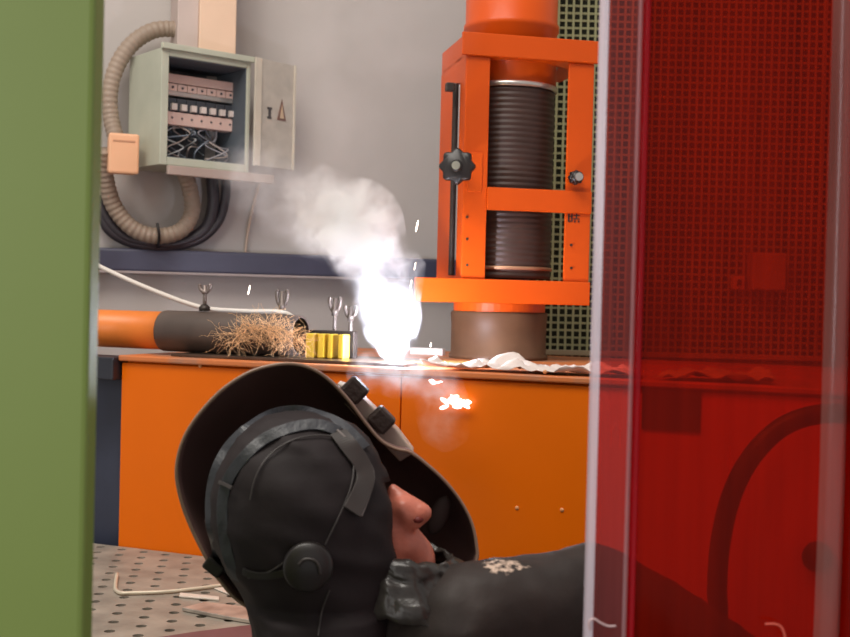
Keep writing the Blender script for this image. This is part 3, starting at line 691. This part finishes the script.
# trousers, boots, gloves
soup([[(pelv + Vector((0, -.02, .04)), (.14, .17, .09)), (pelv, (.14, .18, .10))], [(pelv + Vector((0, -.08, 0)), .095), (knR, .075), (anR + Vector((0, 0, .03)), .058)], [(pelv + Vector((0, .08, 0)), .095), (knL, .075), (anL + Vector((0, 0, .03)), .058)]], .012, 'trousers', mat('dark_trousers', (.03, .03, .035), .8), person, 6)
for an in (anR, anL):
    soup([[(an + Vector((0, 0, .06)), .056), (an + Vector((0, 0, -.02)), .052), (an + Vector((0, 0, -.045)), (.058, .05, .055)), (an + Vector((.10, 0, -.060)), (.06, .048, .040)), (an + Vector((.14, 0, -.062)), (.045, .045, .036))]], .009, 'boot', mat('boot_leather', (.03, .022, .018), .5), person, 4)
for w_v, d_v in ((wrR, Vector((1, .6, -.5))), (wrL, Vector((-.2, 1, .25)))):
    hc = [[(p, (r + .004) if not hasattr(r, '__len__') else tuple(x + .005 for x in r)) for p, r in ch] for ch in hand_chains(w_v, d_v, Vector((0, 0, 1)), 1)]
    soup([[(w_v - d_v.normalized()*.05, .048), (w_v, .04)]] + hc, .005, 'glove', mat('tan_glove', (.35, .24, .14), .7), person, 3)
# hood: lofted from its side outlines, one ring per height
rows = [(412, 288, 310), (416, 266, 334), (424, 249, 351), (436, 236, 365), (450, 226, 377), (470, 217, 388), (495, 211, 395), (520, 211, 398), (545, 217, 399), (565, 226, 398), (585, 238, 396), (605, 249, 394), (625, 257, 392), (650, 262, 392), (690, 250, 398), (740, 235, 410)]
bm = bmesh.new(); rg = []; n = 64
rr_pts = []
for i in range(len(rows) - 1):
    for k in range(4):
        t = k / 4; t2 = t*t*(3 - 2*t) if i == 0 else t
        rr_pts.append(tuple(rows[i][j] + (rows[i+1][j] - rows[i][j]) * t for j in range(3)))
for idx, (py, xl_, xr_) in enumerate(rr_pts):
    Lp, Rp = W_(xl_, py, 1.36), W_(xr_, py, 1.36); c_ = (Lp + Rp) / 2; hw = (Rp - Lp).length / 2
    dep = min(hw * 1.05, .112) if py < 600 else .112 + (py - 600) * .0004
    ring_ = []
    for k in range(n):
        a_ = 2*math.pi*k/n; x, y = math.cos(a_), math.sin(a_)
        p = Vector((c_.x + hw*x, c_.y - .002 + dep*y, c_.z))
        amp = .005
        fold = noise.fractal(Vector((p.x*18, p.y*18, p.z*9)), 1, 2, 3)
        f2 = 1 - abs(noise.noise(Vector((p.x*20 + p.z*26, p.y*20, p.z*12 + 5))))*2.2
        p += Vector((x, y, 0)) * (amp*fold + .0038*f2)
        ring_.append(bm.verts.new(p))
    rg.append(ring_)
cen = bm.verts.new(sum((v.co for v in rg[0]), Vector()) / n + Vector((0, 0, .002)))
for k in range(n): bm.faces.new((cen, rg[0][k], rg[0][(k+1) % n]))
# the face opening: leave out faces low on the side the face looks to
for i, (A, B_) in enumerate(zip(rg, rg[1:])):
    py = rr_pts[i][0]
    for k in range(n):
        a_ = math.degrees(2*math.pi*(k + .5)/n); a_ = a_ - 360 if a_ > 180 else a_
        if 474 < py < 575 and -18 < a_ < 62: continue
        bm.faces.new((A[k], A[(k+1) % n], B_[(k+1) % n], B_[k]))
hood = build('hood', bm, HOODM, person, True)
hood_bvh = BVHTree.FromPolygons([v.co for v in hood.data.vertices], [list(p.vertices) for p in hood.data.polygons])
s = hood.modifiers.new('solid', 'SOLIDIFY'); s.thickness = .003; s.offset = -1
def on_hood(px, py, lift=.004, fb=1.30):
    d = (CR @ Vector(((px - W/2)/F, -(py - H/2)/F, -1))).normalized(); h = hood_bvh.ray_cast(CAM, d)
    if h[0] is None: return W_(px, py, fb), -d
    return h[0] - d * lift, h[1] if h[1].dot(d) < 0 else -h[1]
def strap(name, path, width, m, par, lift=.004, th=.0025, fb=1.33):
    pts = spline([Vector((x, y, 0)) for x, y in path], 8); P3 = [on_hood(p.x, p.y, lift, fb) for p in pts]; bm = bmesh.new(); prev = None
    sm = [p[0] for p in P3]
    for _ in range(10): sm = [sm[0]] + [(sm[i-1] + sm[i]*2 + sm[i+1]) / 4 for i in range(1, len(sm)-1)] + [sm[-1]]
    NS = [p[1] for p in P3]
    for _ in range(14): NS = [NS[0]] + [(NS[i-1] + NS[i]*2 + NS[i+1]).normalized() for i in range(1, len(NS)-1)] + [NS[-1]]
    for i, c_ in enumerate(sm):
        t = (sm[min(i+1, len(sm)-1)] - sm[max(i-1, 0)]).normalized(); v = (CAM - c_).normalized(); nn = (NS[i] + v*.8).normalized(); s_ = t.cross(nn).normalized(); nn = s_.cross(t)
        r = [bm.verts.new(c_ + s_*a_*width/2 + nn*b_*th/2) for a_, b_ in ((-1, -1), (1, -1), (1, 1), (-1, 1))]
        if prev:
            for k in range(4): bm.faces.new((prev[k], prev[(k+1) % 4], r[(k+1) % 4], r[k]))
        else: bm.faces.new(r[::-1])
        prev = r
    bm.faces.new(prev); return build(name, bm, m, par, False, .0006)
SEAM = mat('seam', (.05, .042, .040), .5)
for path in ([(250, 500), (256, 475), (272, 452), (300, 437), (335, 436), (352, 452), (353, 480), (342, 510), (325, 545)], [(330, 590), (322, 610), (318, 636)], [(248, 578), (270, 572), (290, 558), (318, 543)]):
    strap('hood_seam', path, .0018, SEAM, hood, .004, .0015)

# ------------------------------------------------------------------ welding helmet
hm = thing('welding_helmet', W_(320, 480, 1.45), 0, 'raised black welding helmet shell around the hooded head', 'welding helmet')
inv = -hm.location
SHELL = mat('helmet_shell', (.17, .095, .085), .5, var=.15, scale=6, spec=.4)
rim_px = [(216, 576), (203, 552), (190, 525), (181, 500), (176.5, 476), (178.5, 455), (186, 434), (200, 413), (222, 390), (248, 373), (272, 365.5), (293, 364), (312, 369), (330, 381), (348, 400), (366, 424), (381, 441), (396, 449), (411, 453), (433, 470), (450, 487), (463, 505), (472, 524), (476.5, 545), (476, 562), (462, 585), (420, 612), (350, 628), (280, 620), (240, 602)]
rp2 = spline([Vector((x, y, 0)) for x, y in rim_px + [rim_px[0]]], 6)[:-1]
def rim_depth(x, y): return 1.40 + .05 * ((x - 320) / 150) + .02 * math.sin((y - 360) / 80)
C2 = Vector((322, 490, 0)); rim3 = []
bm = bmesh.new(); rings = []
SS = 14
for s_i in range(SS + 1):
    t = s_i / SS; sc = math.cos(t * math.pi / 2) ** .95 if s_i < SS else 0; dp = .165 * math.sin(t * math.pi / 2)
    if s_i == SS: rings.append([bm.verts.new(W_(C2.x, C2.y, 1.43 + dp) + inv)]); continue
    row = []
    for p in rp2:
        q = C2 + (p - C2) * sc; y_ = rim_depth(p.x, p.y) * sc + 1.43 * (1 - sc) + dp
        base = rim_depth(p.x, p.y); Pr = W_(p.x, p.y, base); Pc = W_(C2.x, C2.y, 1.43)
        w = Pc + (Pr - Pc) * (sc * .998); w.y += dp
        row.append(bm.verts.new(w + inv))
        if s_i == 0: rim3.append(Pr + inv)
    rings.append(row)
nr = len(rp2)
for A, B_ in zip(rings, rings[1:]):
    for k in range(nr):
        if len(B_) == 1: bm.faces.new((A[k], A[(k+1) % nr], B_[0]))
        else: bm.faces.new((A[k], A[(k+1) % nr], B_[(k+1) % nr], B_[k]))
o = build('shell', bm, SHELL, hm, True); s = o.modifiers.new('solid', 'SOLIDIFY'); s.thickness = .003; s.offset = 0
bm = tube(bmesh.new(), rim3 + [rim3[0]], .0021, 8, cap=False)
build('rim', bm, mat('helmet_rim', (.32, .21, .15), .35, var=.1), hm, True)
# two sensor knobs outside the shell, on a pale lens housing
v0 = [W_(337, 383, 1.50) + inv, W_(352, 388, 1.50) + inv, W_(398, 432, 1.50) + inv, W_(414, 453, 1.50) + inv, W_(400, 462, 1.50) + inv, W_(345, 405, 1.50) + inv]
bm = bmesh.new(); f = bm.faces.new([bm.verts.new(p) for p in v0]); r = bmesh.ops.extrude_face_region(bm, geom=[f]); bmesh.ops.translate(bm, verts=[v for v in r['geom'] if isinstance(v, bmesh.types.BMVert)], vec=(0, .05, 0))
build('lens_housing', bm, mat('pale_housing', (.52, .42, .35), .35), hm, bevel=.002)
for (cx_, cy_) in ((354, 391), (381, 421)):
    M = Matrix.Translation(W_(cx_, cy_, 1.475) + inv) @ Matrix.Rotation(R(44), 4, 'Y')
    bm = bx(bmesh.new(), (-.0145, -.0, -.0125), (.0145, .035, .0125), M)
    k = build('adjustment_knob', bm, mat('knob_brown', (.030, .017, .013), .55, bump=.5, bscale=120), hm, bevel=.004)
# lens inside
bm = bx(bmesh.new(), (-.045, 0, -.03), (.045, .01, .03), Matrix.Translation(W_(330, 480, 1.56) + inv)); build('lens_frame', bm, BLACKP, hm, bevel=.003)
# grey lump standing in for light reflected inside the shell at the chin
bm = bmesh.new(); bmesh.ops.create_icosphere(bm, subdivisions=3, radius=1, matrix=Matrix.Translation(W_(439, 515, 1.50) + inv) @ Matrix.Rotation(R(20), 4, 'Y') @ Matrix.Diagonal((.012, .006, .026, 1)))
build('chin_reflection', bm, mat('chin_reflection_grey', (.07, .05, .045), .6), hm, True)
# straps of the headgear
STR = mat('headband_slate', (.040, .042, .050), .42, var=.3, scale=20, bump=.6, bscale=50); STR2 = mat('headband_grey', (.045, .036, .033), .45)
GEAR = []
def hstrap(nm, path, w, m, **k):
    o = strap(nm, path, w, m, None, **k); o.parent = hm; o.data.transform(Matrix.Translation(inv)); return o
hstrap('crown_strap', [(224, 574), (214, 545), (209, 510), (213, 476), (226, 448), (246, 428), (270, 414), (300, 410), (332, 418), (352, 432), (366, 448)], .012, STR, lift=.006, fb=1.40)
hstrap('headband', [(236, 580), (227, 552), (222, 515), (226, 484), (240, 462), (262, 440), (290, 428), (318, 424), (340, 432)], .014, STR, lift=.006, fb=1.36)
hstrap('side_strap', [(338, 432), (350, 447), (361, 462), (366, 478), (360, 495), (352, 512)], .021, STR2, lift=.007, fb=1.33)
hstrap('strap_highlight', [(337, 430), (352, 444), (368, 460), (374, 478), (368, 498), (361, 516)], .0028, mat('strap_highlight_grey', (.18, .15, .14), .4), lift=.009, fb=1.33)  # lighter line painted as the highlight along the strap's edge
hstrap('neck_strap', [(243, 571), (256, 576), (282, 574), (305, 566)], .008, BLACKP, lift=.005)
hstrap('buckle', [(219, 482), (226, 485), (232, 488)], .004, STR2, lift=.012)
kp, kn = on_hood(308, 566, .006)
bm = lathe(bmesh.new(), [(0, .016), (.014, .016), (.018, .013), (.024, .012), (.026, .008), (.026, 0), (0, 0)], seg=28)
M = Matrix.Translation(kp + inv) @ ((CAM - kp).normalized() * .7 + kn * .5).to_track_quat('Z', 'Y').to_matrix().to_4x4(); bmesh.ops.transform(bm, matrix=M, verts=bm.verts)
rk = build('ratchet_knob', bm, BLACKP, hm, True)
bm = tube(bmesh.new(), [M @ Vector(p) for p in spline([(-.010, .004, .018), (-.004, .010, .019), (.006, .009, .019), (.011, .002, .018), (.012, -.005, .017)], 5)], .0018, 6); build('knob_grip', bm, STR2, rk, True)
# pivot block at the lower left of the shell
M = Matrix.Translation(W_(213, 568, 1.37) + inv) @ Matrix.Rotation(R(38), 4, 'Y')
build('pivot_block', bx(bmesh.new(), (-.012, 0, -.008), (.012, .03, .008), M), BLACKP, hm, bevel=.003)
# stool under the person (below the picture)
st = thing('stool', (pelv.x, pelv.y, 0), 0, 'low round work stool the person sits on', 'stool')
build('seat', lathe(bmesh.new(), [(0, .34), (.15, .34), (.17, .355), (.17, .385), (.15, .395), (0, .395)]), BLACKP, st, True)
for k in range(4): a_ = R(45 + 90*k); build('leg', tube(bmesh.new(), [Vector((.1*math.cos(a_), .1*math.sin(a_), .34)), Vector((.17*math.cos(a_), .17*math.sin(a_), 0))], .013, 10), STEEL, st, True)

# ------------------------------------------------------------------ red welding curtain
def pvc(name, rgb, haze, hazecol, rough=.08, gloss=.35):
    m = bpy.data.materials.new(name); m.use_nodes = True; nt = m.node_tree; N = nt.nodes; L = nt.links; N.remove(N['Principled BSDF'])
    out = N['Material Output']; tr = N.new('ShaderNodeBsdfTransparent'); tr.inputs[0].default_value = (*rgb, 1)
    df = N.new('ShaderNodeBsdfDiffuse'); df.inputs[0].default_value = (*hazecol, 1); tl = N.new('ShaderNodeBsdfTranslucent'); tl.inputs[0].default_value = (*hazecol, 1)
    m0 = N.new('ShaderNodeMixShader'); m0.inputs[0].default_value = .4; L.new(df.outputs[0], m0.inputs[1]); L.new(tl.outputs[0], m0.inputs[2])
    m1 = N.new('ShaderNodeMixShader'); L.new(tr.outputs[0], m1.inputs[1]); L.new(m0.outputs[0], m1.inputs[2])
    tc = N.new('ShaderNodeTexCoord'); mp = N.new('ShaderNodeMapping'); mp.inputs['Scale'].default_value = (30, 1, 1.6); L.new(tc.outputs['Object'], mp.inputs[0]); nz = N.new('ShaderNodeTexNoise'); nz.inputs['Scale'].default_value = 1.5; nz.inputs['Detail'].default_value = 4; L.new(mp.outputs[0], nz.inputs[0])
    mr = N.new('ShaderNodeMapRange'); mr.inputs[1].default_value = .3; mr.inputs[2].default_value = .75; mr.inputs[3].default_value = haze*.7; mr.inputs[4].default_value = haze*1.35; L.new(nz.outputs[0], mr.inputs[0]); L.new(mr.outputs[0], m1.inputs[0])
    gl = N.new('ShaderNodeBsdfGlossy'); gl.inputs[0].default_value = (.9, .8, .85, 1); gl.inputs['Roughness'].default_value = rough
    bp = N.new('ShaderNodeBump'); bp.inputs['Strength'].default_value = .25; bp.inputs['Distance'].default_value = .004; L.new(nz.outputs[0], bp.inputs['Height']); L.new(bp.outputs[0], gl.inputs['Normal'])
    fr = N.new('ShaderNodeFresnel'); fr.inputs[0].default_value = 1.5; mg = N.new('ShaderNodeMath'); mg.operation = 'MULTIPLY'; L.new(fr.outputs[0], mg.inputs[0]); mg.inputs[1].default_value = gloss
    m2 = N.new('ShaderNodeMixShader'); L.new(mg.outputs[0], m2.inputs[0]); L.new(m1.outputs[0], m2.inputs[1]); L.new(gl.outputs[0], m2.inputs[2]); L.new(m2.outputs[0], out.inputs[0])
    return m
RED = pvc('red_pvc', (.37, .016, .003), .19, (.75, .022, .003), gloss=.2)
HEM = pvc('cloudy_pink_pvc', (.62, .065, .04), .21, (.72, .15, .14), .12, .5)
CLR = pvc('cloudy_clear_pvc', (.85, .35, .26), .34, (.62, .35, .30), .15, .7)
EDGE = pvc('hem_edge_highlight', (.75, .45, .48), .80, (.95, .86, .95), .2, 1.0)  # white highlight of the curled edge put into this pale colour
DRED = pvc('dark_red_seam', (.45, .02, .02), .5, (.95, .02, .04), .1, .5)
HEM2 = pvc('pale_ridge', (.75, .3, .3), .42, (.80, .55, .58), .15, .8)
CY = 1.04
CF2 = Fr((at(598, 300, CY).x, CY, 0), 0)
def cx(px, y=0): return CF2.l(px, 318, y).x
wc = thing('welding_curtain', CF2.o, 0, 'translucent red plastic welding curtain hanging in the right foreground', 'curtain')
def strip(name, prof, m, z0=.02, z1=2.4, wav=0.0, th=.0):
    pr = spline([Vector((x, y, 0)) for x, y in prof], 8); bm = bmesh.new(); rows_ = []
    for j in range(41):
        z = z0 + (z1 - z0) * j / 40
        rows_.append([bm.verts.new((p.x + wav * noise.noise(Vector((p.x*9, z*3, 1.3))), p.y + wav * noise.noise(Vector((p.x*14, z*4.5, 7.7))), z)) for p in pr])
    for A, B_ in zip(rows_, rows_[1:]):
        for i in range(len(pr) - 1): bm.faces.new((A[i], A[i+1], B_[i+1], B_[i]))
    o = build(name, bm, m, wc, True); return o
x0 = cx(592)
strip('hem_edge', [(x0, .004), (x0 + .0012, -.004), (x0 + .004, -.008), (x0 + .0068, -.009)], EDGE)
strip('hem_ridge', [(cx(628.5), -.0085), (cx(630.5), -.0105), (cx(633), -.0085)], HEM2)
strip('hem', [(x0 + .0066, -.009), (cx(606), -.0095), (cx(620), -.008), (cx(629), -.008), (cx(634), -.005), (cx(635.5), .002)], HEM, wav=.0)
strip('seam', [(cx(633), .0), (cx(637), -.003), (cx(641), -.003), (cx(643), .001)], DRED)
strip('red_sheet', [(cx(636), .006), (cx(640), .004), (cx(660), .007), (cx(700), .010), (cx(760), .008), (cx(815), .006), (cx(850), -.002), (cx(900), .006)], RED, wav=.004)
strip('fold', [(cx(823), .0), (cx(829), -.008), (cx(838), -.010), (cx(846), -.006), (cx(848), .001)], CLR, wav=.002)
strip('fold', [(cx(846), -.002), (cx(852), -.012), (cx(870), -.010), (cx(890), .0)], RED, wav=.003)
build('pull_thread', tube(bmesh.new(), spline([CF2.l(590, 630, -.013) , CF2.l(589, 622, -.013), CF2.l(594, 619, -.013), CF2.l(601, 623, -.013), CF2.l(608, 626, -.013), CF2.l(616, 626, -.013)], 6), .0009, 6), mat('thread', (.7, .5, .5), .5), wc, True)
build('pull_thread', tube(bmesh.new(), spline([CF2.l(765, 624, -.004), CF2.l(775, 624, -.004), CF2.l(782, 628, -.004), CF2.l(786, 640, -.004)], 6), .0009, 6), mat('thread_red', (.8, .15, .1), .5), wc, True)

# ------------------------------------------------------------------ welding arc, arc reflection, sparks, smoke
arc = cab_at(397, 352, .10)
bm = bmesh.new(); bmesh.ops.create_icosphere(bm, subdivisions=4, radius=1)
for v in bm.verts:
    k = 1 + .25 * noise.noise(v.co * 2.5); top = max(0, v.co.z)
    v.co = Vector((v.co.x * .010 * k * (1 - .3*top), v.co.y * .010 * k * (1 - .3*top), v.co.z * (.034 if v.co.z > 0 else .012) * k))
o = build('welding_arc', bm, emis('arc_glow', (.78, .84, 1.0), 1250), None, True); o.location = arc + Vector((0, 0, .014)); tag(o, 'blinding white welding arc burning on the cabinet top', 'welding arc')
def drop(px, py, y, s, rot, label):
    bm = bmesh.new(); bmesh.ops.create_icosphere(bm, subdivisions=2, radius=1, matrix=Matrix.Rotation(rot, 4, 'Y') @ Matrix.Diagonal((s*.13, s*.13, s*.9, 1)))
    o = build('spark', bm, SPK, None, True); o.location = cab_at(px, py, y); tag(o, label, 'spark', 'sparks thrown off by the arc')
SPK = emis('spark_glow', (1, .86, .7), 4)
for px, py, s, lab in ((417, 226, .014, 'pale spark high beside the orange frame'), (415, 266, .009, 'spark just under the wall rail beside the frame'), (411, 284, .009, 'spark at the tip of the bottom bar'), (405, 305, .010, 'spark low above the arc'), (249, 290, .012, 'spark in front of the wall, above the fibres'), (377, 346, .005, 'tiny spark near the yellow blocks'), (431, 345, .005, 'spark over the pointed workpiece')):
    drop(px, py, .12, s, R(10), lab)
def arc_glint(px, py, seed, n, label, rad):  # glowing blobs made to imitate the weld light's reflection
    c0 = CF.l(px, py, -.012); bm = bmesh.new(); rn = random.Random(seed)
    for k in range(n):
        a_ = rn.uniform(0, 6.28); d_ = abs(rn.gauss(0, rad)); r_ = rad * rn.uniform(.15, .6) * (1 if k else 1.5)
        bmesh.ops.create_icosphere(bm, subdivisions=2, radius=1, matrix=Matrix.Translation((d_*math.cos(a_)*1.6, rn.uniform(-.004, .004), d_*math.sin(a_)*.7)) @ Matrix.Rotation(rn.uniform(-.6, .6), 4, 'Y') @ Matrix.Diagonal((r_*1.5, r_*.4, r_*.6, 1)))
    o = build('arc_reflection', bm, emis('arc_reflection_glow', (1, .93, .86), 2.2), None, True); o.location = CF.w(c0); o.rotation_euler.z = PS; tag(o, label, 'imitated weld light reflection', kind='stuff')
arc_glint(457, 402, 2, 26, 'bright glowing blobs imitating reflected weld light before the orange cabinet front', .014)
arc_glint(432, 382, 5, 8, 'small glowing blobs imitating reflected weld light just below the cabinet edge', .006)

def smoke(name, blobs, gain, col, label, nscale=13, lo_=.38, hi_=.72, warp=.05, seg=20, grow=1.0, step=.25, base=.06):
    """blobs: (point, radius, density); the hull is a smooth skin around them"""
    m = bpy.data.materials.new(name); m.use_nodes = True; nt = m.node_tree; N = nt.nodes; L = nt.links; N.remove(N['Principled BSDF'])
    tc = N.new('ShaderNodeTexCoord'); nw = N.new('ShaderNodeTexNoise'); nw.inputs['Scale'].default_value = nscale * .7; nw.inputs['Detail'].default_value = 2; L.new(tc.outputs['Object'], nw.inputs[0])
    sb_ = N.new('ShaderNodeVectorMath'); sb_.operation = 'SUBTRACT'; L.new(nw.outputs['Color'], sb_.inputs[0]); sb_.inputs[1].default_value = (.5, .5, .5)
    sc_ = N.new('ShaderNodeVectorMath'); sc_.operation = 'SCALE'; L.new(sb_.outputs[0], sc_.inputs[0]); sc_.inputs['Scale'].default_value = warp * 2
    ad = N.new('ShaderNodeVectorMath'); L.new(tc.outputs['Object'], ad.inputs[0]); L.new(sc_.outputs[0], ad.inputs[1])
    acc = None
    for p, r, dn in blobs:
        vm = N.new('ShaderNodeVectorMath'); vm.operation = 'DISTANCE'; L.new(ad.outputs[0], vm.inputs[0]); vm.inputs[1].default_value = p
        mr = N.new('ShaderNodeMapRange'); mr.interpolation_type = 'SMOOTHSTEP'; mr.inputs[1].default_value = r*.15; mr.inputs[2].default_value = r; mr.inputs[3].default_value = dn; mr.inputs[4].default_value = 0; L.new(vm.outputs['Value'], mr.inputs[0])
        if acc is None: acc = mr.outputs[0]
        else:
            mx = N.new('ShaderNodeMath'); mx.operation = 'MAXIMUM'; L.new(acc, mx.inputs[0]); L.new(mr.outputs[0], mx.inputs[1]); acc = mx.outputs[0]
    nz = N.new('ShaderNodeTexNoise'); nz.inputs['Scale'].default_value = nscale; nz.inputs['Detail'].default_value = 5; nz.inputs['Roughness'].default_value = .55; L.new(ad.outputs[0], nz.inputs[0])
    mr = N.new('ShaderNodeMapRange'); mr.inputs[1].default_value = lo_; mr.inputs[2].default_value = hi_; mr.inputs[3].default_value = base; mr.inputs[4].default_value = 1; L.new(nz.outputs[0], mr.inputs[0])
    mu = N.new('ShaderNodeMath'); mu.operation = 'MULTIPLY'; L.new(acc, mu.inputs[0]); L.new(mr.outputs[0], mu.inputs[1])
    mg = N.new('ShaderNodeMath'); mg.operation = 'MULTIPLY'; L.new(mu.outputs[0], mg.inputs[0]); mg.inputs[1].default_value = gain
    vs = N.new('ShaderNodeVolumeScatter'); vs.inputs['Color'].default_value = (*col, 1); L.new(mg.outputs[0], vs.inputs['Density']); L.new(vs.outputs[0], N['Material Output'].inputs['Volume'])
    try: m.cycles.volume_step_rate = step
    except Exception: pass
    o = soup([[(p, r * grow)] for p, r, d in blobs] if False else [[(p, r * grow) for p, r, d in blobs]], .02, name, m, None, 3)
    tag(o, label, 'smoke', kind='stuff'); return o
def sp(px, py, y=.10): return cab_at(px, py, y)
smoke('smoke_plume', [(sp(397, 352), .035, .8), (sp(391, 325), .068, .8), (sp(405, 318), .045, .7), (sp(376, 300), .055, .8), (sp(385, 288), .085, 1.0), (sp(405, 268), .05, .8), (sp(368, 258), .085, 1.4), (sp(394, 249), .03, 3.0), (sp(356, 226), .112, 4.5), (sp(330, 222), .09, 2.6), (sp(318, 212), .11, 1.3), (sp(285, 195), .11, .5), (sp(250, 172), .09, .4)], 20, (.95, .95, 1.0), 'dense white smoke plume rising from the arc and drifting toward the board', 22, .42, .60, .055, grow=.95, step=.15, base=.16)
smoke('smoke_haze', [(sp(350, 205, .2), .13, .2), (sp(335, 150, .25), .20, .3), (sp(355, 90, .3), .25, .3), (sp(370, 20, .3), .30, .3), (sp(380, -60, .3), .32, .3)], 5.5, (.97, .96, 1.0), 'thin grey haze of smoke drifting up before the wall', 7, .40, .75, .09, grow=.9, step=.5)
smoke('smoke_wisp', [(sp(365, 372, -.07), .05, .5), (sp(402, 372, -.08), .06, 1.0), (sp(440, 392, -.09), .06, .8), (sp(445, 425, -.09), .06, .4)], 20, (1, .97, .96), 'small smoke wisp curling before the cabinet below the arc', 26, .42, .68, .03, grow=.9, step=.3)
